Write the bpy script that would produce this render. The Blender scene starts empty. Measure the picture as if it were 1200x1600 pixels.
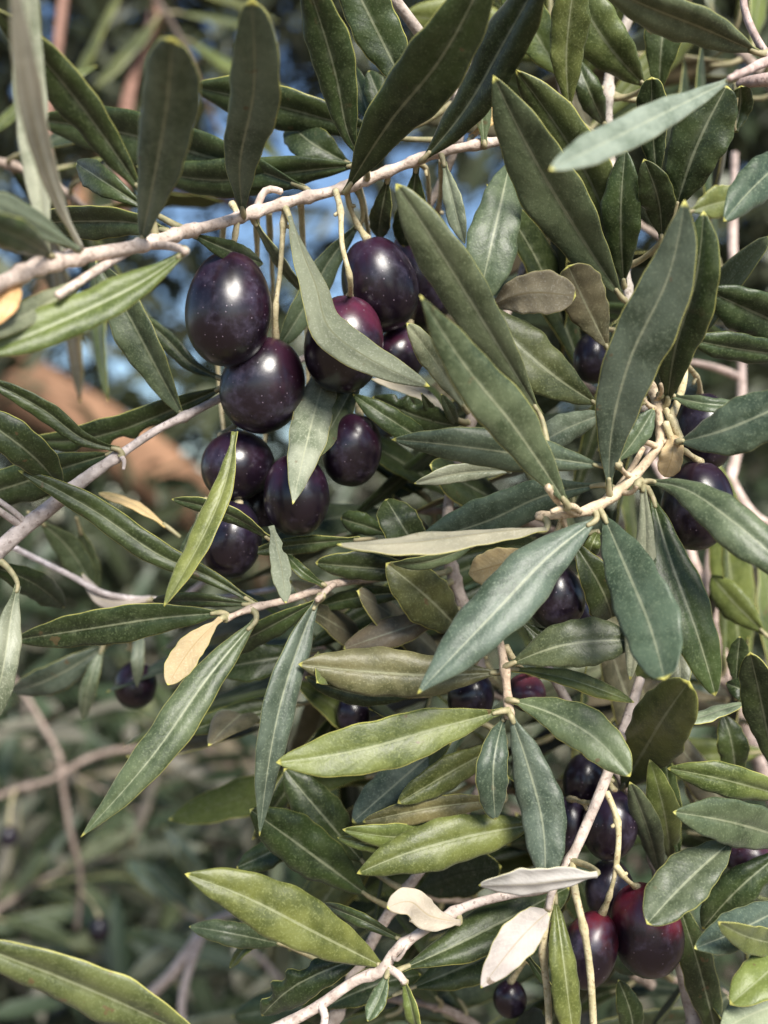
import bpy, math, random
import numpy as np
from mathutils import Vector
random.seed(7); RNG = np.random.default_rng(7)
SC = bpy.context.scene; COL = SC.collection
R = math.radians
# ------------------------------------------------------------------ camera geometry
CAM = np.array([0.0, 0.0, 1.6]); D = 0.204; S = 0.19/1600.0      # focus distance, metres per photo pixel at it
def P(x, y, z):                                                  # photo point at z millimetres before the focus plane
    d = D - z*0.001; k = S*d/D
    return np.array([(x-600)*k, d, 1.6+(800-y)*k])
def unit(v):
    n = np.linalg.norm(v); return v/n if n > 1e-12 else v
def curve(pts, n):
    p = np.array(pts, float)
    if len(p) == 2: p = np.array([p[0], (p[0]+p[1])/2, p[1]])
    d = np.maximum(np.linalg.norm(np.diff(p, axis=0), axis=1), 1e-7)**0.75
    t = np.concatenate([[0], np.cumsum(d)]); m = np.zeros_like(p)
    for i in range(1, len(p)-1):
        a = (p[i]-p[i-1])/d[i-1]; b = (p[i+1]-p[i])/d[i]
        m[i] = (a*d[i]+b*d[i-1])/(d[i]+d[i-1])
    m[0] = 1.5*(p[1]-p[0])/d[0]-0.5*m[1]; m[-1] = 1.5*(p[-1]-p[-2])/d[-1]-0.5*m[-2]
    q = np.linspace(0, t[-1], n); i = np.clip(np.searchsorted(t, q, side='right')-1, 0, len(p)-2)
    h = d[i]; u = ((q-t[i])/h)[:, None]; h = h[:, None]
    r = (2*u**3-3*u**2+1)*p[i]+(u**3-2*u**2+u)*h*m[i]+(-2*u**3+3*u**2)*p[i+1]+(u**3-u**2)*h*m[i+1]
    s = np.concatenate([[0], np.cumsum(np.linalg.norm(np.diff(r, axis=0), axis=1))])
    e = np.linspace(0, s[-1], n)
    return np.stack([np.interp(e, s, r[:, k]) for k in range(3)], 1)
def tangents(c):
    t = np.gradient(c, axis=0); return t/np.maximum(np.linalg.norm(t, axis=1), 1e-12)[:, None]
# ------------------------------------------------------------------ objects
def prop(o, **k):
    for a, b in k.items():
        if b: o[a] = b
def empty(name, loc, label, cat, group=None):
    o = bpy.data.objects.new(name, None); COL.objects.link(o); o.location = loc
    o.empty_display_size = 0.01; prop(o, label=label, category=cat, group=group); return o
def meshobj(name, V, F, mats, parent=None, origin=None, mi=None, uv=None, smooth=True, color=None):
    V = np.asarray(V, float); origin = np.zeros(3) if origin is None else np.asarray(origin, float)
    me = bpy.data.meshes.new(name); me.from_pydata((V-origin).tolist(), [], F)
    for m in mats: me.materials.append(m)
    if mi is not None: me.polygons.foreach_set('material_index', mi)
    if smooth: me.polygons.foreach_set('use_smooth', [True]*len(me.polygons))
    if uv is not None:
        l = me.uv_layers.new(name='UVMap'); idx = np.zeros(len(me.loops), int)
        me.loops.foreach_get('vertex_index', idx)
        l.data.foreach_set('uv', np.asarray(uv, float)[idx].ravel())
    me.update()
    o = bpy.data.objects.new(name, me); COL.objects.link(o)
    if parent is not None:
        o.parent = parent; w = np.array(parent.get('_w') or list(parent.location))
        o.location = origin-w
    else: o.location = origin
    WORLD[o.name] = origin
    if color: o.color = color
    return o
WORLD = {}
def child(name, V, F, mats, par, origin, **k):                  # parent may itself be a child
    pw = WORLD.get(par.name); pw = np.array(par.location) if pw is None else pw
    o = meshobj(name, V, F, mats, None, origin, **k); o.parent = par; o.location = np.asarray(origin)-pw
    return o
def tube(pts, rad, n=None, sides=12, seed=0, nodes=(), rough=0.05, cap=True):
    pts = np.array(pts, float)
    L = np.linalg.norm(np.diff(pts, axis=0), axis=1).sum()
    n = n or int(np.clip(L/0.0009, 8, 220)); c = curve(pts, n); T = tangents(c)
    r = np.interp(np.linspace(0, 1, n), np.linspace(0, 1, len(rad)), rad)
    rs = np.random.default_rng(seed); f = rs.normal(0, 1, n); f = np.convolve(f, np.ones(5)/5, 'same')
    r = r*(1+rough*f)
    bulge = np.zeros(n)
    for q in nodes: bulge = np.maximum(bulge, np.exp(-(np.linalg.norm(c-q, axis=1)/0.001)**2))
    r = r*(1+0.38*bulge)
    a = np.array([0.31, 0.17, 0.9]); N = unit(np.cross(T[0], a)); V = []; ph = rs.uniform(0, 6.28, 4)
    for i in range(n):
        N = unit(N-np.dot(N, T[i])*T[i]); B = np.cross(T[i], N)
        for k in range(sides):
            w = 2*math.pi*k/sides; q = r[i]*(1+0.05*math.sin(2*w+ph[0]+i*0.11)+0.03*math.sin(3*w+ph[1]-i*0.23))
            V.append(c[i]+q*(math.cos(w)*N+math.sin(w)*B))
    F = [(i*sides+k, i*sides+(k+1) % sides, (i+1)*sides+(k+1) % sides, (i+1)*sides+k) for i in range(n-1) for k in range(sides)]
    V.append(c[0]-T[0]*r[0]*0.5); V.append(c[-1]+T[-1]*r[-1]*0.6); a, b = len(V)-2, len(V)-1
    for k in range(sides):
        F.append((a, (k+1) % sides, k)); o = (n-1)*sides; F.append((b, o+k, o+(k+1) % sides))
    return np.array(V), F, c
def join(parts):
    V, F, o = [], [], 0
    for v, f in parts:
        V.append(np.asarray(v)); F += [tuple(i+o for i in q) for q in f]; o += len(v)
    return np.concatenate(V), F
# ------------------------------------------------------------------ materials
def newmat(name):
    m = bpy.data.materials.new(name); m.use_nodes = True; nt = m.node_tree
    return m, nt, nt.nodes['Principled BSDF']
class G:
    def __init__(s, nt): s.nt = nt
    def n(s, t, **k):
        o = s.nt.nodes.new(t)
        for a, b in k.items(): setattr(o, a, b)
        return o
    def l(s, a, b): s.nt.links.new(a, b)
    def put(s, v, sock):
        if hasattr(v, 'is_output'): s.l(v, sock)
        else: sock.default_value = v
    def math(s, op, a, b=0.0, c=0.0, clamp=False):
        o = s.n('ShaderNodeMath', operation=op, use_clamp=clamp); s.put(a, o.inputs[0]); s.put(b, o.inputs[1]); s.put(c, o.inputs[2]); return o.outputs[0]
    def step(s, v, a, b):
        o = s.n('ShaderNodeMapRange', interpolation_type='SMOOTHSTEP'); s.put(v, o.inputs[0]); o.inputs[1].default_value = a; o.inputs[2].default_value = b; return o.outputs[0]
    def mix(s, f, a, b, mode='MIX'):
        o = s.n('ShaderNodeMix', data_type='RGBA', blend_type=mode); s.put(f, o.inputs[0]); s.put(a, o.inputs[6]); s.put(b, o.inputs[7]); return o.outputs[2]
    def noise(s, vec, scale, detail=3.0, rough=0.55, out=0):
        o = s.n('ShaderNodeTexNoise'); s.l(vec, o.inputs['Vector']); o.inputs['Scale'].default_value = scale
        o.inputs['Detail'].default_value = detail; o.inputs['Roughness'].default_value = rough; return o.outputs[out]
    def bump(s, h, strength, dist):
        o = s.n('ShaderNodeBump'); o.inputs['Strength'].default_value = strength; o.inputs['Distance'].default_value = dist; s.l(h, o.inputs['Height']); return o.outputs[0]
def rgb(r, g, b): return (r, g, b, 1.0)
def leaf_mat(name, under):
    m, nt, b = newmat(name); g = G(nt)
    tc = g.n('ShaderNodeTexCoord'); oi = g.n('ShaderNodeObjectInfo'); sep = g.n('ShaderNodeSeparateXYZ'); g.l(tc.outputs['UV'], sep.inputs[0])
    u = g.math('ABSOLUTE', g.math('SUBTRACT', sep.outputs[0], 0.5)); v = sep.outputs[1]       # 0 midrib .. 0.5 margin
    off = g.n('ShaderNodeVectorMath', operation='ADD'); g.l(tc.outputs['Object'], off.inputs[0])
    sh = g.n('ShaderNodeCombineXYZ'); g.l(g.math('MULTIPLY', oi.outputs['Random'], 3.0), sh.inputs[0]); g.l(sh.outputs[0], off.inputs[1]); vec = off.outputs[0]
    fine = g.noise(vec, 2600, 2, 0.6); mid = g.noise(vec, 520, 4, 0.62); big = g.noise(vec, 95, 3, 0.6)
    col = oi.outputs['Color']
    dark = g.mix(1.0, col, rgb(.8, .8, .78) if under else rgb(0.55, 0.6, 0.52), 'MULTIPLY'); lite = g.mix(1.0, col, rgb(1.15, 1.12, 1.1) if under else rgb(1.5, 1.42, 1.5), 'MULTIPLY')
    c = g.mix(g.step(big, 0.34, 0.66), dark, lite)
    c = g.mix(g.math('MULTIPLY', g.step(mid, 0.42, 0.72), 0.35), c, g.mix(0.3, g.mix(1.0, lite, rgb(1.4, 1.4, 1.4), 'MULTIPLY'), rgb(0.15, 0.16, 0.1)))
    sc = g.math('MULTIPLY', g.step(fine, 0.52, 0.72), 0.55 if under else 0.5)                  # pale scales
    c = g.mix(sc, c, g.mix(0.45, g.mix(1.0, lite, rgb(1.25, 1.22, 1.25) if under else rgb(2.1, 2.0, 2.15), 'MULTIPLY'), rgb(0.36, 0.36, 0.31) if under else rgb(0.17, 0.2, 0.11)))
    spot = g.math('MULTIPLY', g.step(g.noise(vec, 310, 2, 0.5), 0.69, 0.73), g.step(oi.outputs['Random'], 0.35, 0.8))
    c = g.mix(g.math('MULTIPLY', spot, 0.75), c, rgb(0.1, 0.062, 0.028))
    # faint side veins
    vv = g.math('SINE', g.math('MULTIPLY_ADD', v, 88.0, g.math('ADD', g.math('MULTIPLY', u, -34.0), g.math('MULTIPLY', mid, 9.0))))
    ve = g.math('MULTIPLY', g.step(vv, 0.8, 1.0), 0.16)
    c = g.mix(ve, c, g.mix(1.0, lite, rgb(1.3, 1.3, 1.3), 'MULTIPLY'))
    # midrib, fading to the tip, and dull scurf along it
    wid = g.math('MULTIPLY_ADD', v, -0.022, 0.04)
    rib = g.math('SUBTRACT', 1.0, g.step(g.math('DIVIDE', u, wid), 0.45, 1.15), clamp=True)
    ribc = g.mix(0.55, lite, rgb(0.36, 0.37, 0.24)) if not under else g.mix(1.0, lite, rgb(0.68, 0.64, 0.5), 'MULTIPLY')
    halo = g.math('MULTIPLY', g.math('SUBTRACT', 1.0, g.step(u, 0.0, 0.13)), g.math('MULTIPLY', g.step(mid, 0.4, 0.62), 0.45))
    c = g.mix(halo, c, g.mix(0.35, lite, rgb(0.25, 0.26, 0.2)))
    c = g.mix(g.math('MULTIPLY', rib, g.math('MULTIPLY_ADD', mid, 1.1, .15)), c, ribc)
    # yellowish margin and tip
    mg = g.math('MULTIPLY', g.step(g.math('ADD', u, g.math('MULTIPLY', mid, 0.016)), 0.486, 0.503), g.math('MULTIPLY', g.step(g.math('ADD', oi.outputs['Random'], g.math('MULTIPLY', big, .7)), .45, 1.2), 0.75))
    mg = g.math('MAXIMUM', mg, g.step(v, 0.975, 0.992))
    c = g.mix(mg, c, rgb(0.5, 0.47, 0.12))
    g.l(c, b.inputs['Base Color'])
    ro = g.math('MULTIPLY_ADD', fine, 0.25, 0.55 if under else 0.3); g.l(ro, b.inputs['Roughness'])
    b.inputs['Specular IOR Level'].default_value = 0.2 if under else 0.36
    h = g.math('ADD', g.math('MULTIPLY', fine, 0.5), g.math('MULTIPLY', mid, 0.8)); h = g.math('ADD', h, g.math('MULTIPLY', vv, 0.06))
    g.l(g.bump(h, 0.35, 0.00025), b.inputs['Normal'])
    b.inputs['Sheen Weight'].default_value = 0.08
    return m
def plain(name, c1, c2, scale, rough=0.6, bump=0.3, dist=0.0003, use_tint=False, spec=0.4, specks=None):
    m, nt, b = newmat(name); g = G(nt); tc = g.n('ShaderNodeTexCoord'); vec = tc.outputs['Object']
    a = g.noise(vec, scale, 5, 0.6); c = g.mix(g.step(a, 0.3, 0.7), rgb(*c1), rgb(*c2))
    if specks:
        k = g.noise(vec, scale*3.1, 2, 0.5); c = g.mix(g.math('MULTIPLY', g.step(k, 0.58, 0.68), 0.8), c, rgb(*specks))
    if use_tint:
        oi = g.n('ShaderNodeObjectInfo'); c = g.mix(1.0, c, oi.outputs['Color'], 'MULTIPLY')
    g.l(c, b.inputs['Base Color']); b.inputs['Roughness'].default_value = rough; b.inputs['Specular IOR Level'].default_value = spec
    g.l(g.bump(a, bump, dist), b.inputs['Normal']); return m
M_UP = leaf_mat('leaf_upper_face', False); M_UN = leaf_mat('leaf_underside', True)
def rim_mat():
    m, nt, b = newmat('leaf_margin'); g = G(nt); tc = g.n('ShaderNodeTexCoord'); oi = g.n('ShaderNodeObjectInfo'); a = g.noise(tc.outputs['Object'], 160, 3, .6)
    y = g.mix(a, rgb(.42, .4, .1), rgb(.62, .56, .2)); l = g.mix(1.0, oi.outputs['Color'], rgb(1.9, 1.8, 1.3), 'MULTIPLY')
    f = g.step(g.math('ADD', oi.outputs['Random'], g.math('MULTIPLY', a, 1.1)), .6, 1.45); g.l(g.mix(f, l, y), b.inputs['Base Color']); b.inputs['Roughness'].default_value = .5; return m
M_RIM = rim_mat()
M_PET = plain('petiole_skin', (0.22, 0.21, 0.11), (0.40, 0.34, 0.2), 700, 0.55)
M_STEM = plain('pale_twig_bark', (0.33, 0.285, 0.255), (0.6, 0.53, 0.485), 380, 0.8, 0.9, 0.0005, True, 0.2, (0.26, 0.21, 0.185))
M_STALK = plain('fruit_stalk_skin', (0.40, 0.35, 0.19), (0.62, 0.53, 0.34), 600, 0.65, 0.6, 0.0004, False, 0.3, (0.28, 0.19, 0.1))
def olive_mat():
    m, nt, b = newmat('ripe_olive_skin'); g = G(nt); tc = g.n('ShaderNodeTexCoord'); oi = g.n('ShaderNodeObjectInfo')
    off = g.n('ShaderNodeVectorMath', operation='ADD'); g.l(tc.outputs['Object'], off.inputs[0]); sh = g.n('ShaderNodeCombineXYZ')
    g.l(g.math('MULTIPLY', oi.outputs['Random'], 2.0), sh.inputs[1]); g.l(sh.outputs[0], off.inputs[1]); vec = off.outputs[0]
    sep = g.n('ShaderNodeSeparateXYZ'); g.l(tc.outputs['UV'], sep.inputs[0])                  # v = 1 at the stalk
    big = g.noise(vec, 130, 3, 0.6); mid = g.noise(vec, 600, 3, 0.6)
    red = g.step(g.math('ADD', sep.outputs[1], g.math('MULTIPLY', g.math('SUBTRACT', big, 0.5), 1.5)), 0.45, 1.15)
    c = g.mix(red, rgb(0.0075, 0.004, 0.0085), oi.outputs['Color'])
    bloom = g.math('MULTIPLY', g.step(g.noise(vec, 150, 5, 0.7), 0.46, 0.7), g.math('MULTIPLY_ADD', mid, 0.55, 0.1))
    c = g.mix(bloom, c, rgb(0.078, 0.064, 0.105))
    vo = g.n('ShaderNodeTexVoronoi', feature='F1'); g.l(vec, vo.inputs['Vector']); vo.inputs['Scale'].default_value = 950
    pick = g.n('ShaderNodeSeparateColor'); g.l(vo.outputs['Color'], pick.inputs[0])
    dot = g.math('MULTIPLY', g.math('SUBTRACT', 1.0, g.step(vo.outputs['Distance'], 0.06, 0.17)), g.step(pick.outputs[0], 0.28, 0.6))
    c = g.mix(g.math('MULTIPLY', dot, g.math('MULTIPLY_ADD', big, 1.3, -.1)), c, rgb(0.22, 0.17, 0.215))
    g.l(c, b.inputs['Base Color']); g.l(g.math('MULTIPLY_ADD', bloom, 0.3, 0.29), b.inputs['Roughness'])
    b.inputs['Coat Weight'].default_value = 0.25; b.inputs['Coat Roughness'].default_value = 0.22
    g.l(g.bump(g.math('ADD', g.math('MULTIPLY', mid, 0.8), dot), 0.16, 0.0002), b.inputs['Normal']); return m
M_OLIVE = olive_mat()
# ------------------------------------------------------------------ leaf
TINT = {  # real leaf colours
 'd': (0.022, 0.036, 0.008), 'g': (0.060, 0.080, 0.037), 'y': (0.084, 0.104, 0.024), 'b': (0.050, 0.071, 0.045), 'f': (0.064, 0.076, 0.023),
 'k': (0.115, 0.105, 0.045), 's': (0.40, 0.375, 0.325), 't': (0.43, 0.335, 0.175), 'o': (0.58, 0.37, 0.17), 'h': (0.082, 0.108, 0.072), 'x': (0.30, 0.33, 0.24), 'z': (0.19, 0.215, 0.165), 'v': (0.155, 0.18, 0.115), 'w': (0.125, 0.145, 0.09),
 'n': (0.085, 0.074, 0.042), 'q': (0.17, 0.145, 0.105), 'm': (0.26, 0.225, 0.165)}
def leaf_surface(c, N0, w, fold=14, roll=0, twist=0, shape='n', bites=(), thick=0.00034, nu=12, seed=0, wave=1.0, revolute=0.35):
    """c: centreline base->tip, N0: direction the UPPER face looks. Returns verts, faces, material index, uv."""
    n = len(c); T = tangents(c); rs = np.random.default_rng(seed); t = np.linspace(0, 1, n)
    a, b = {'n': (0.98, 0.78), 'p': (1.0, 0.98), 'r': (0.88, 0.5), 'o': (0.7, 0.62)}[shape]
    a *= rs.uniform(.88, 1.14); b *= rs.uniform(.86, 1.12); asy = rs.uniform(-.09, .09); hook = rs.uniform(-.5, .9)*w; curlm = rs.uniform(.5, 1.7)
    k = a/(a+b); prof = (t**a*(1-t)**b)/(k**a*(1-k)**b)
    half = np.maximum(0.5*w*prof, 0.00055*(1-t)+0.00005)
    ph = rs.uniform(0, 6.28, 6); Vt, Vb, uv = [], [], []
    s = np.linspace(-1, 1, nu+1); s = np.sign(s)*np.abs(s)**0.9
    for i in range(n):
        N = unit(N0-np.dot(N0, T[i])*T[i]); B = np.cross(T[i], N)
        r = R(roll+twist*(t[i]-0.4)); N, B = math.cos(r)*N+math.sin(r)*B, math.cos(r)*B-math.sin(r)*N
        hl = np.where(s < 0, 1+asy, 1-asy)*half[i]
        jig = 1+0.04*wave*np.sin(t[i]*17+ph[0]+np.where(s < 0, 0, 2.0))+0.026*wave*np.sin(t[i]*41+ph[1]+np.where(s < 0, 0, 1.0))
        hl = hl*jig
        for (bt, bd, bw, bs) in bites:
            q = math.exp(-((t[i]-bt)/bw)**4); hl = np.where(np.sign(s) == bs, hl*(1-bd*q), hl)
        f = math.tan(R(fold))*(1-0.35*t[i])
        x = s*hl; z = np.abs(x)*f-revolute*curlm*half[i]*np.abs(s)**3*(0.5+f)-hook*max(0, t[i]-.55)**2*1.6
        z = z+wave*0.075*half[i]*np.abs(s)**2*np.sin(t[i]*13+ph[2]+np.where(s < 0, 0, 2.4))+wave*0.035*half[i]*np.abs(s)*np.sin(t[i]*29+ph[3]+s*2)
        rib = -0.00016*np.exp(-(x/0.0004)**2)
        th = thick*(0.35+0.65*np.clip((1-np.abs(s))*6, 0, 1))
        thb = th+0.0003*np.exp(-(x/0.0005)**2)*(1-t[i])
        Vt.append(c[i]+np.outer(x, B)+np.outer(z+rib, N)); Vb.append(c[i]+np.outer(x, B)+np.outer(z-thb, N))
        uv.append(np.stack([0.5+0.5*s, np.full(nu+1, t[i])], 1))
    m = nu+1; V = np.concatenate(Vt+Vb); UV = np.concatenate(uv+uv); o = n*m; F, MI = [], []
    for i in range(n-1):
        for j in range(nu):
            q = i*m+j
            F.append((q, q+1, q+m+1, q+m)); MI.append(0); F.append((o+q, o+q+m, o+q+m+1, o+q+1)); MI.append(1)
        q = i*m; F.append((q, q+m, o+q+m, o+q)); MI.append(2); q = i*m+nu; F.append((q, o+q, o+q+m, q+m)); MI.append(2)
    q = (n-1)*m
    for j in range(nu): F.append((q+j, q+j+1, o+q+j+1, o+q+j)); MI.append(2); F.append((j, o+j, o+j+1, j+1)); MI.append(2)
    return V, F, MI, UV
def vary(c, k=0.14):
    j = random.uniform(1-k, 1+k); return (c[0]*j*random.uniform(.92, 1.08), c[1]*j, c[2]*j*random.uniform(.9, 1.1), 1)
class Branch:
    def __init__(s, pts, rad, label, tint=(1, 1, 1), name='olive_branch', cat='olive branch', extra=(), group='olive branches'):
        s.pts = np.array(pts); s.c = curve(s.pts, 160); s.rad = rad; s.tint = tint; s.extra = extra; s.nodes = []
        s.root = empty(name, s.pts[0], label, cat, group); WORLD[s.root.name] = s.pts[0]
        for e in extra: s.c = np.concatenate([s.c, curve(e[0], 60)])
    def leaf(s, pts, w, N0, tint, n=34, nu=12, seed=0, reach=0.016, colour=None, nopet=False, **k):
        c = curve(pts, n); V, F, MI, UV = leaf_surface(c, N0, w, nu=nu, seed=seed, **k)
        o = child('leaf', V, F, [M_UP, M_UN, M_RIM], s.root, c[0], mi=MI, uv=UV, color=colour or vary(TINT[tint]))
        lb = {'s': 'pale silvery leaf', 't': 'dry buff leaf', 'o': 'yellowed dying leaf'}.get(tint)
        if lb: o['label'] = lb
        if nopet: return o
        d = np.linalg.norm(s.c-c[0], axis=1); q = s.c[d.argmin()]; t0 = tangents(c)[0]; g = d.min()
        if g < reach:
            s.nodes.append(q); p = [q, (q+c[0])/2-t0*min(g*.25, .0012), c[0], c[2]]; r = [0.0008, 0.0006, 0.00052, 0.00038]
        else: p = [c[0]-t0*0.0035, c[0]-t0*0.0015, c[0], c[2]]; r = [0.00035, 0.0004, 0.00045, 0.00036]
        v, f, _ = tube(p, r, n=14, sides=8, seed=seed)
        child('petiole', v, f, [M_PET], o, c[0]); return o
    def finish(s):
        parts = []; v, f, _ = tube(s.pts, s.rad, sides=14, nodes=s.nodes, seed=len(s.nodes)); parts.append((v, f))
        for e in s.extra: v, f, _ = tube(e[0], e[1], sides=10, seed=3); parts.append((v, f))
        V, F = join(parts); child('stem', V, F, [M_STEM], s.root, s.pts[0], color=(*s.tint, 1))
# ------------------------------------------------------------------ the branches: photo x, y and millimetres before the focus plane
def pp(s, dz=0): return [P(*[float(q) for q in a.split(',')]) for a in s.split()]
mm = lambda *a: [x*0.001 for x in a]
B = {}
B['A'] = Branch(pp('-60,478,54 15,437,46 75,412,40 130,400,35 215,385,27 290,362,17 340,350,10 400,331,3 460,313,0 530,296,0 600,270,0 680,240,0 760,224,-1 830,214,-4 900,190,-12'),
    mm(1.18, 1.15, 1.08, 1.0, 1.0, .97, .93, .88, .82, .7), 'pale pinkish branch slanting across the top left, with the olive cluster hanging beneath it', (1.24, 1.14, 1.06),
    extra=[(pp('215,385,27 180,405,30 140,430,36 90,462,42'), mm(.7, .7, .6)), (pp('230,384,25 262,384,28 290,393,34'), mm(.7, .6)), (pp('400,331,2 418,296,2 440,300,2'), mm(.8, .6))])
B['M'] = Branch(pp('-60,905,2 -20,876,1 40,822,0 75,795,0 130,751,-1 185,712,-2 245,672,-4 290,650,-6 345,622,-9 420,585,-16 520,540,-26'),
    mm(1.5, 1.45, 1.35, .85, .8, .75, .7, .6), 'smooth grey twig rising from the left edge towards the olive cluster', (1.0, .98, 1.0),
    extra=[(pp('35,822,0 10,806,3 -20,785,6'), mm(.75, .6)), (pp('45,822,0 22,800,2 -5,780,3'), mm(.6, .5)), (pp('185,712,-2 194,720,0 193,733,1'), mm(.6, .3))])
B['L'] = Branch(pp('352,968,2 390,952,0 450,937,-3 520,913,-6 600,900,-16 700,860,-26'), mm(.55, .75, .8, .9, 1.1), 'thin forked twig below the olive cluster, holding a small buff leaf', (1.05, .95, .85),
    extra=[(pp('522,913,-5 508,925,0 495,938,4'), mm(.6, .5))])
B['R'] = Branch(pp('838,806,14 880,804,13 930,793,12 970,764,11 1010,722,10 1032,688,9 1028,640,8 1016,600,6 1000,560,0 980,500,-10'),
    mm(.6, .8, .82, .82, .8, .8, .7), 'yellowish knotty twig at the right, fanning out large grey green leaves', (1.2, 1.08, .82),
    extra=[(pp('900,802,13 875,785,17 855,760,22'), mm(.8, .6)), (pp('960,770,11 985,735,8 1005,700,6'), mm(.7, .5)), (pp('1030,690,9 1050,690,10 1062,690,14'), mm(.7, .6)), (pp('880,806,13 885,830,10 890,850,8'), mm(.5, .4)), (pp('965,768,11 985,770,13 996,758,15'), mm(.5, .45)), (pp('990,745,10 975,738,13 968,726,15'), mm(.5, .4)), (pp('1030,700,9 1012,692,12 1000,690,14'), mm(.55, .5)), (pp('1028,640,8 1012,632,11 1003,620,13'), mm(.5, .4)), (pp('1024,625,8 1034,612,11 1032,600,13'), mm(.45, .35)), (pp('905,800,13 890,790,17 862,800,19'), mm(.6, .5))])
B['C'] = Branch(pp('797,1122,9 793,1085,8 788,1040,7 778,990,3 765,940,-4 760,880,-14'), mm(.7, .75, .7, .8, .9), 'short upright twig in the lower middle with leaves spread from its tip', (1.15, 1.0, .8))
B['Q'] = Branch(pp('1000,1060,-8 975,1140,-3 948,1212,3 920,1280,6 890,1345,9 860,1385,9 800,1397,8 730,1416,8 660,1455,9 612,1492,10 600,1514,10 560,1530,10 490,1577,11 420,1612,12 340,1650,12'),
    mm(.9, 1.0, 1.0, .95, .8, .8, .85, .9, .95, 1.02, 1.05), 'rosy grey branch arching along the bottom right, with three small silvery leaves', (1.14, 1.07, 1.02),
    extra=[(pp('600,1510,10 625,1525,12 632,1535,12'), mm(.8, .6)), (pp('612,1490,10 620,1500,12 636,1478,13'), mm(.4, .3)), (pp('500,1570,11 508,1590,13 498,1620,14'), mm(.8, .6)), (pp('875,1375,9 862,1395,12 857,1420,14'), mm(.8, .6))])
B['T'] = Branch(pp('1260,85,14 1205,95,14 1165,112,22 1140,122,34'), mm(.9, .8, .65, .45), 'dusky twig end at the top right corner, bearing a silvery out of focus leaf', (1.0, .86, .84),
    extra=[(pp('1205,95,14 1182,60,12 1165,20,10 1160,-30,8'), mm(.7, .7, .7)), (pp('1260,118,8 1200,124,6 1150,130,2'), mm(1.4, 1.3, .8))])
B['H'] = Branch(pp('1005,640,-6 985,480,-2 965,340,-8 950,200,-12 955,100,-14 985,20,-16 1010,-70,-20'), mm(.9, .9, 1.0, 1.0, 1.1), 'leafy shoot at the top right, mostly hidden by its broad overlapping leaves', (1, 1, .95))
B['K'] = Branch(pp('760,1085,-14 735,980,-12 700,860,-13 705,760,-12 735,660,-12 760,560,-14 800,470,-16 830,380,-22'), mm(1.1, 1.1, 1.0, .9, .8), 'shaded leafy shoot rising behind the middle, right of the hanging olives', (.95, .9, .85))
B['E'] = Branch(pp('1330,1720,8 1300,1560,6 1260,1400,2 1240,1240,0 1225,1100,-2 1235,960,-6 1260,800,-10'), mm(1.8, 1.6, 1.4, 1.2, 1.0), 'branch beyond the right edge, with yellow rimmed leaves pointing in at the lower right')
B['N'] = Branch(pp('1300,420,-4 1260,560,0 1250,680,6 1270,820,8'), mm(1.4, 1.3, 1.2), 'branch beyond the right edge, with dark leaves pointing in at mid height')
B['G'] = Branch(pp('1130,1780,-10 1075,1560,-14 1040,1400,-14 985,1240,-14 900,1120,-16 840,1010,-18'), mm(1.4, 1.3, 1.1, .9), 'shaded leafy stem among the reddish olives near the bottom right', (.9, .85, .8))
B['D'] = Branch(pp('470,1780,-14 520,1600,-12 600,1440,-12 680,1330,-12 745,1240,-10 780,1150,-8'), mm(1.3, 1.2, 1.0, .8), 'shaded shoot in the lower middle, its pointed leaves fanning to the left', (.95, .9, .85))
B['W'] = Branch(pp('-160,1420,34 -120,1480,34 -60,1560,30'), mm(1.5, 1.4, 1.2), 'branch beyond the lower left edge, with one long leaf rimmed in yellow')
B['V'] = Branch(pp('-60,1010,-52 40,1000,-46 120,990,-42 175,1000,-40 250,960,-44 330,900,-50'), mm(.9, .8, .7, .8), 'soft focus grey twig left of centre, above a single round olive', (.9, .85, .85))
B['U'] = Branch(pp('-60,830,-26 15,853,-27 60,875,-28 115,902,-30 160,926,-30 235,937,-32 330,935,-36 430,920,-40'), mm(.7, .65, .6, .6), 'bare whitish twig running behind the long dark leaf at the left', (1.5, 1.5, 1.6))
B['S'] = Branch(pp('560,-70,6 640,30,2 700,120,-6 720,190,-12 700,260,-18 660,340,-24'), mm(1.0, 1.0, .9, .8), 'short shoot at the top middle, hidden behind its long dark leaf', (1, .95, .9))
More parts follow.
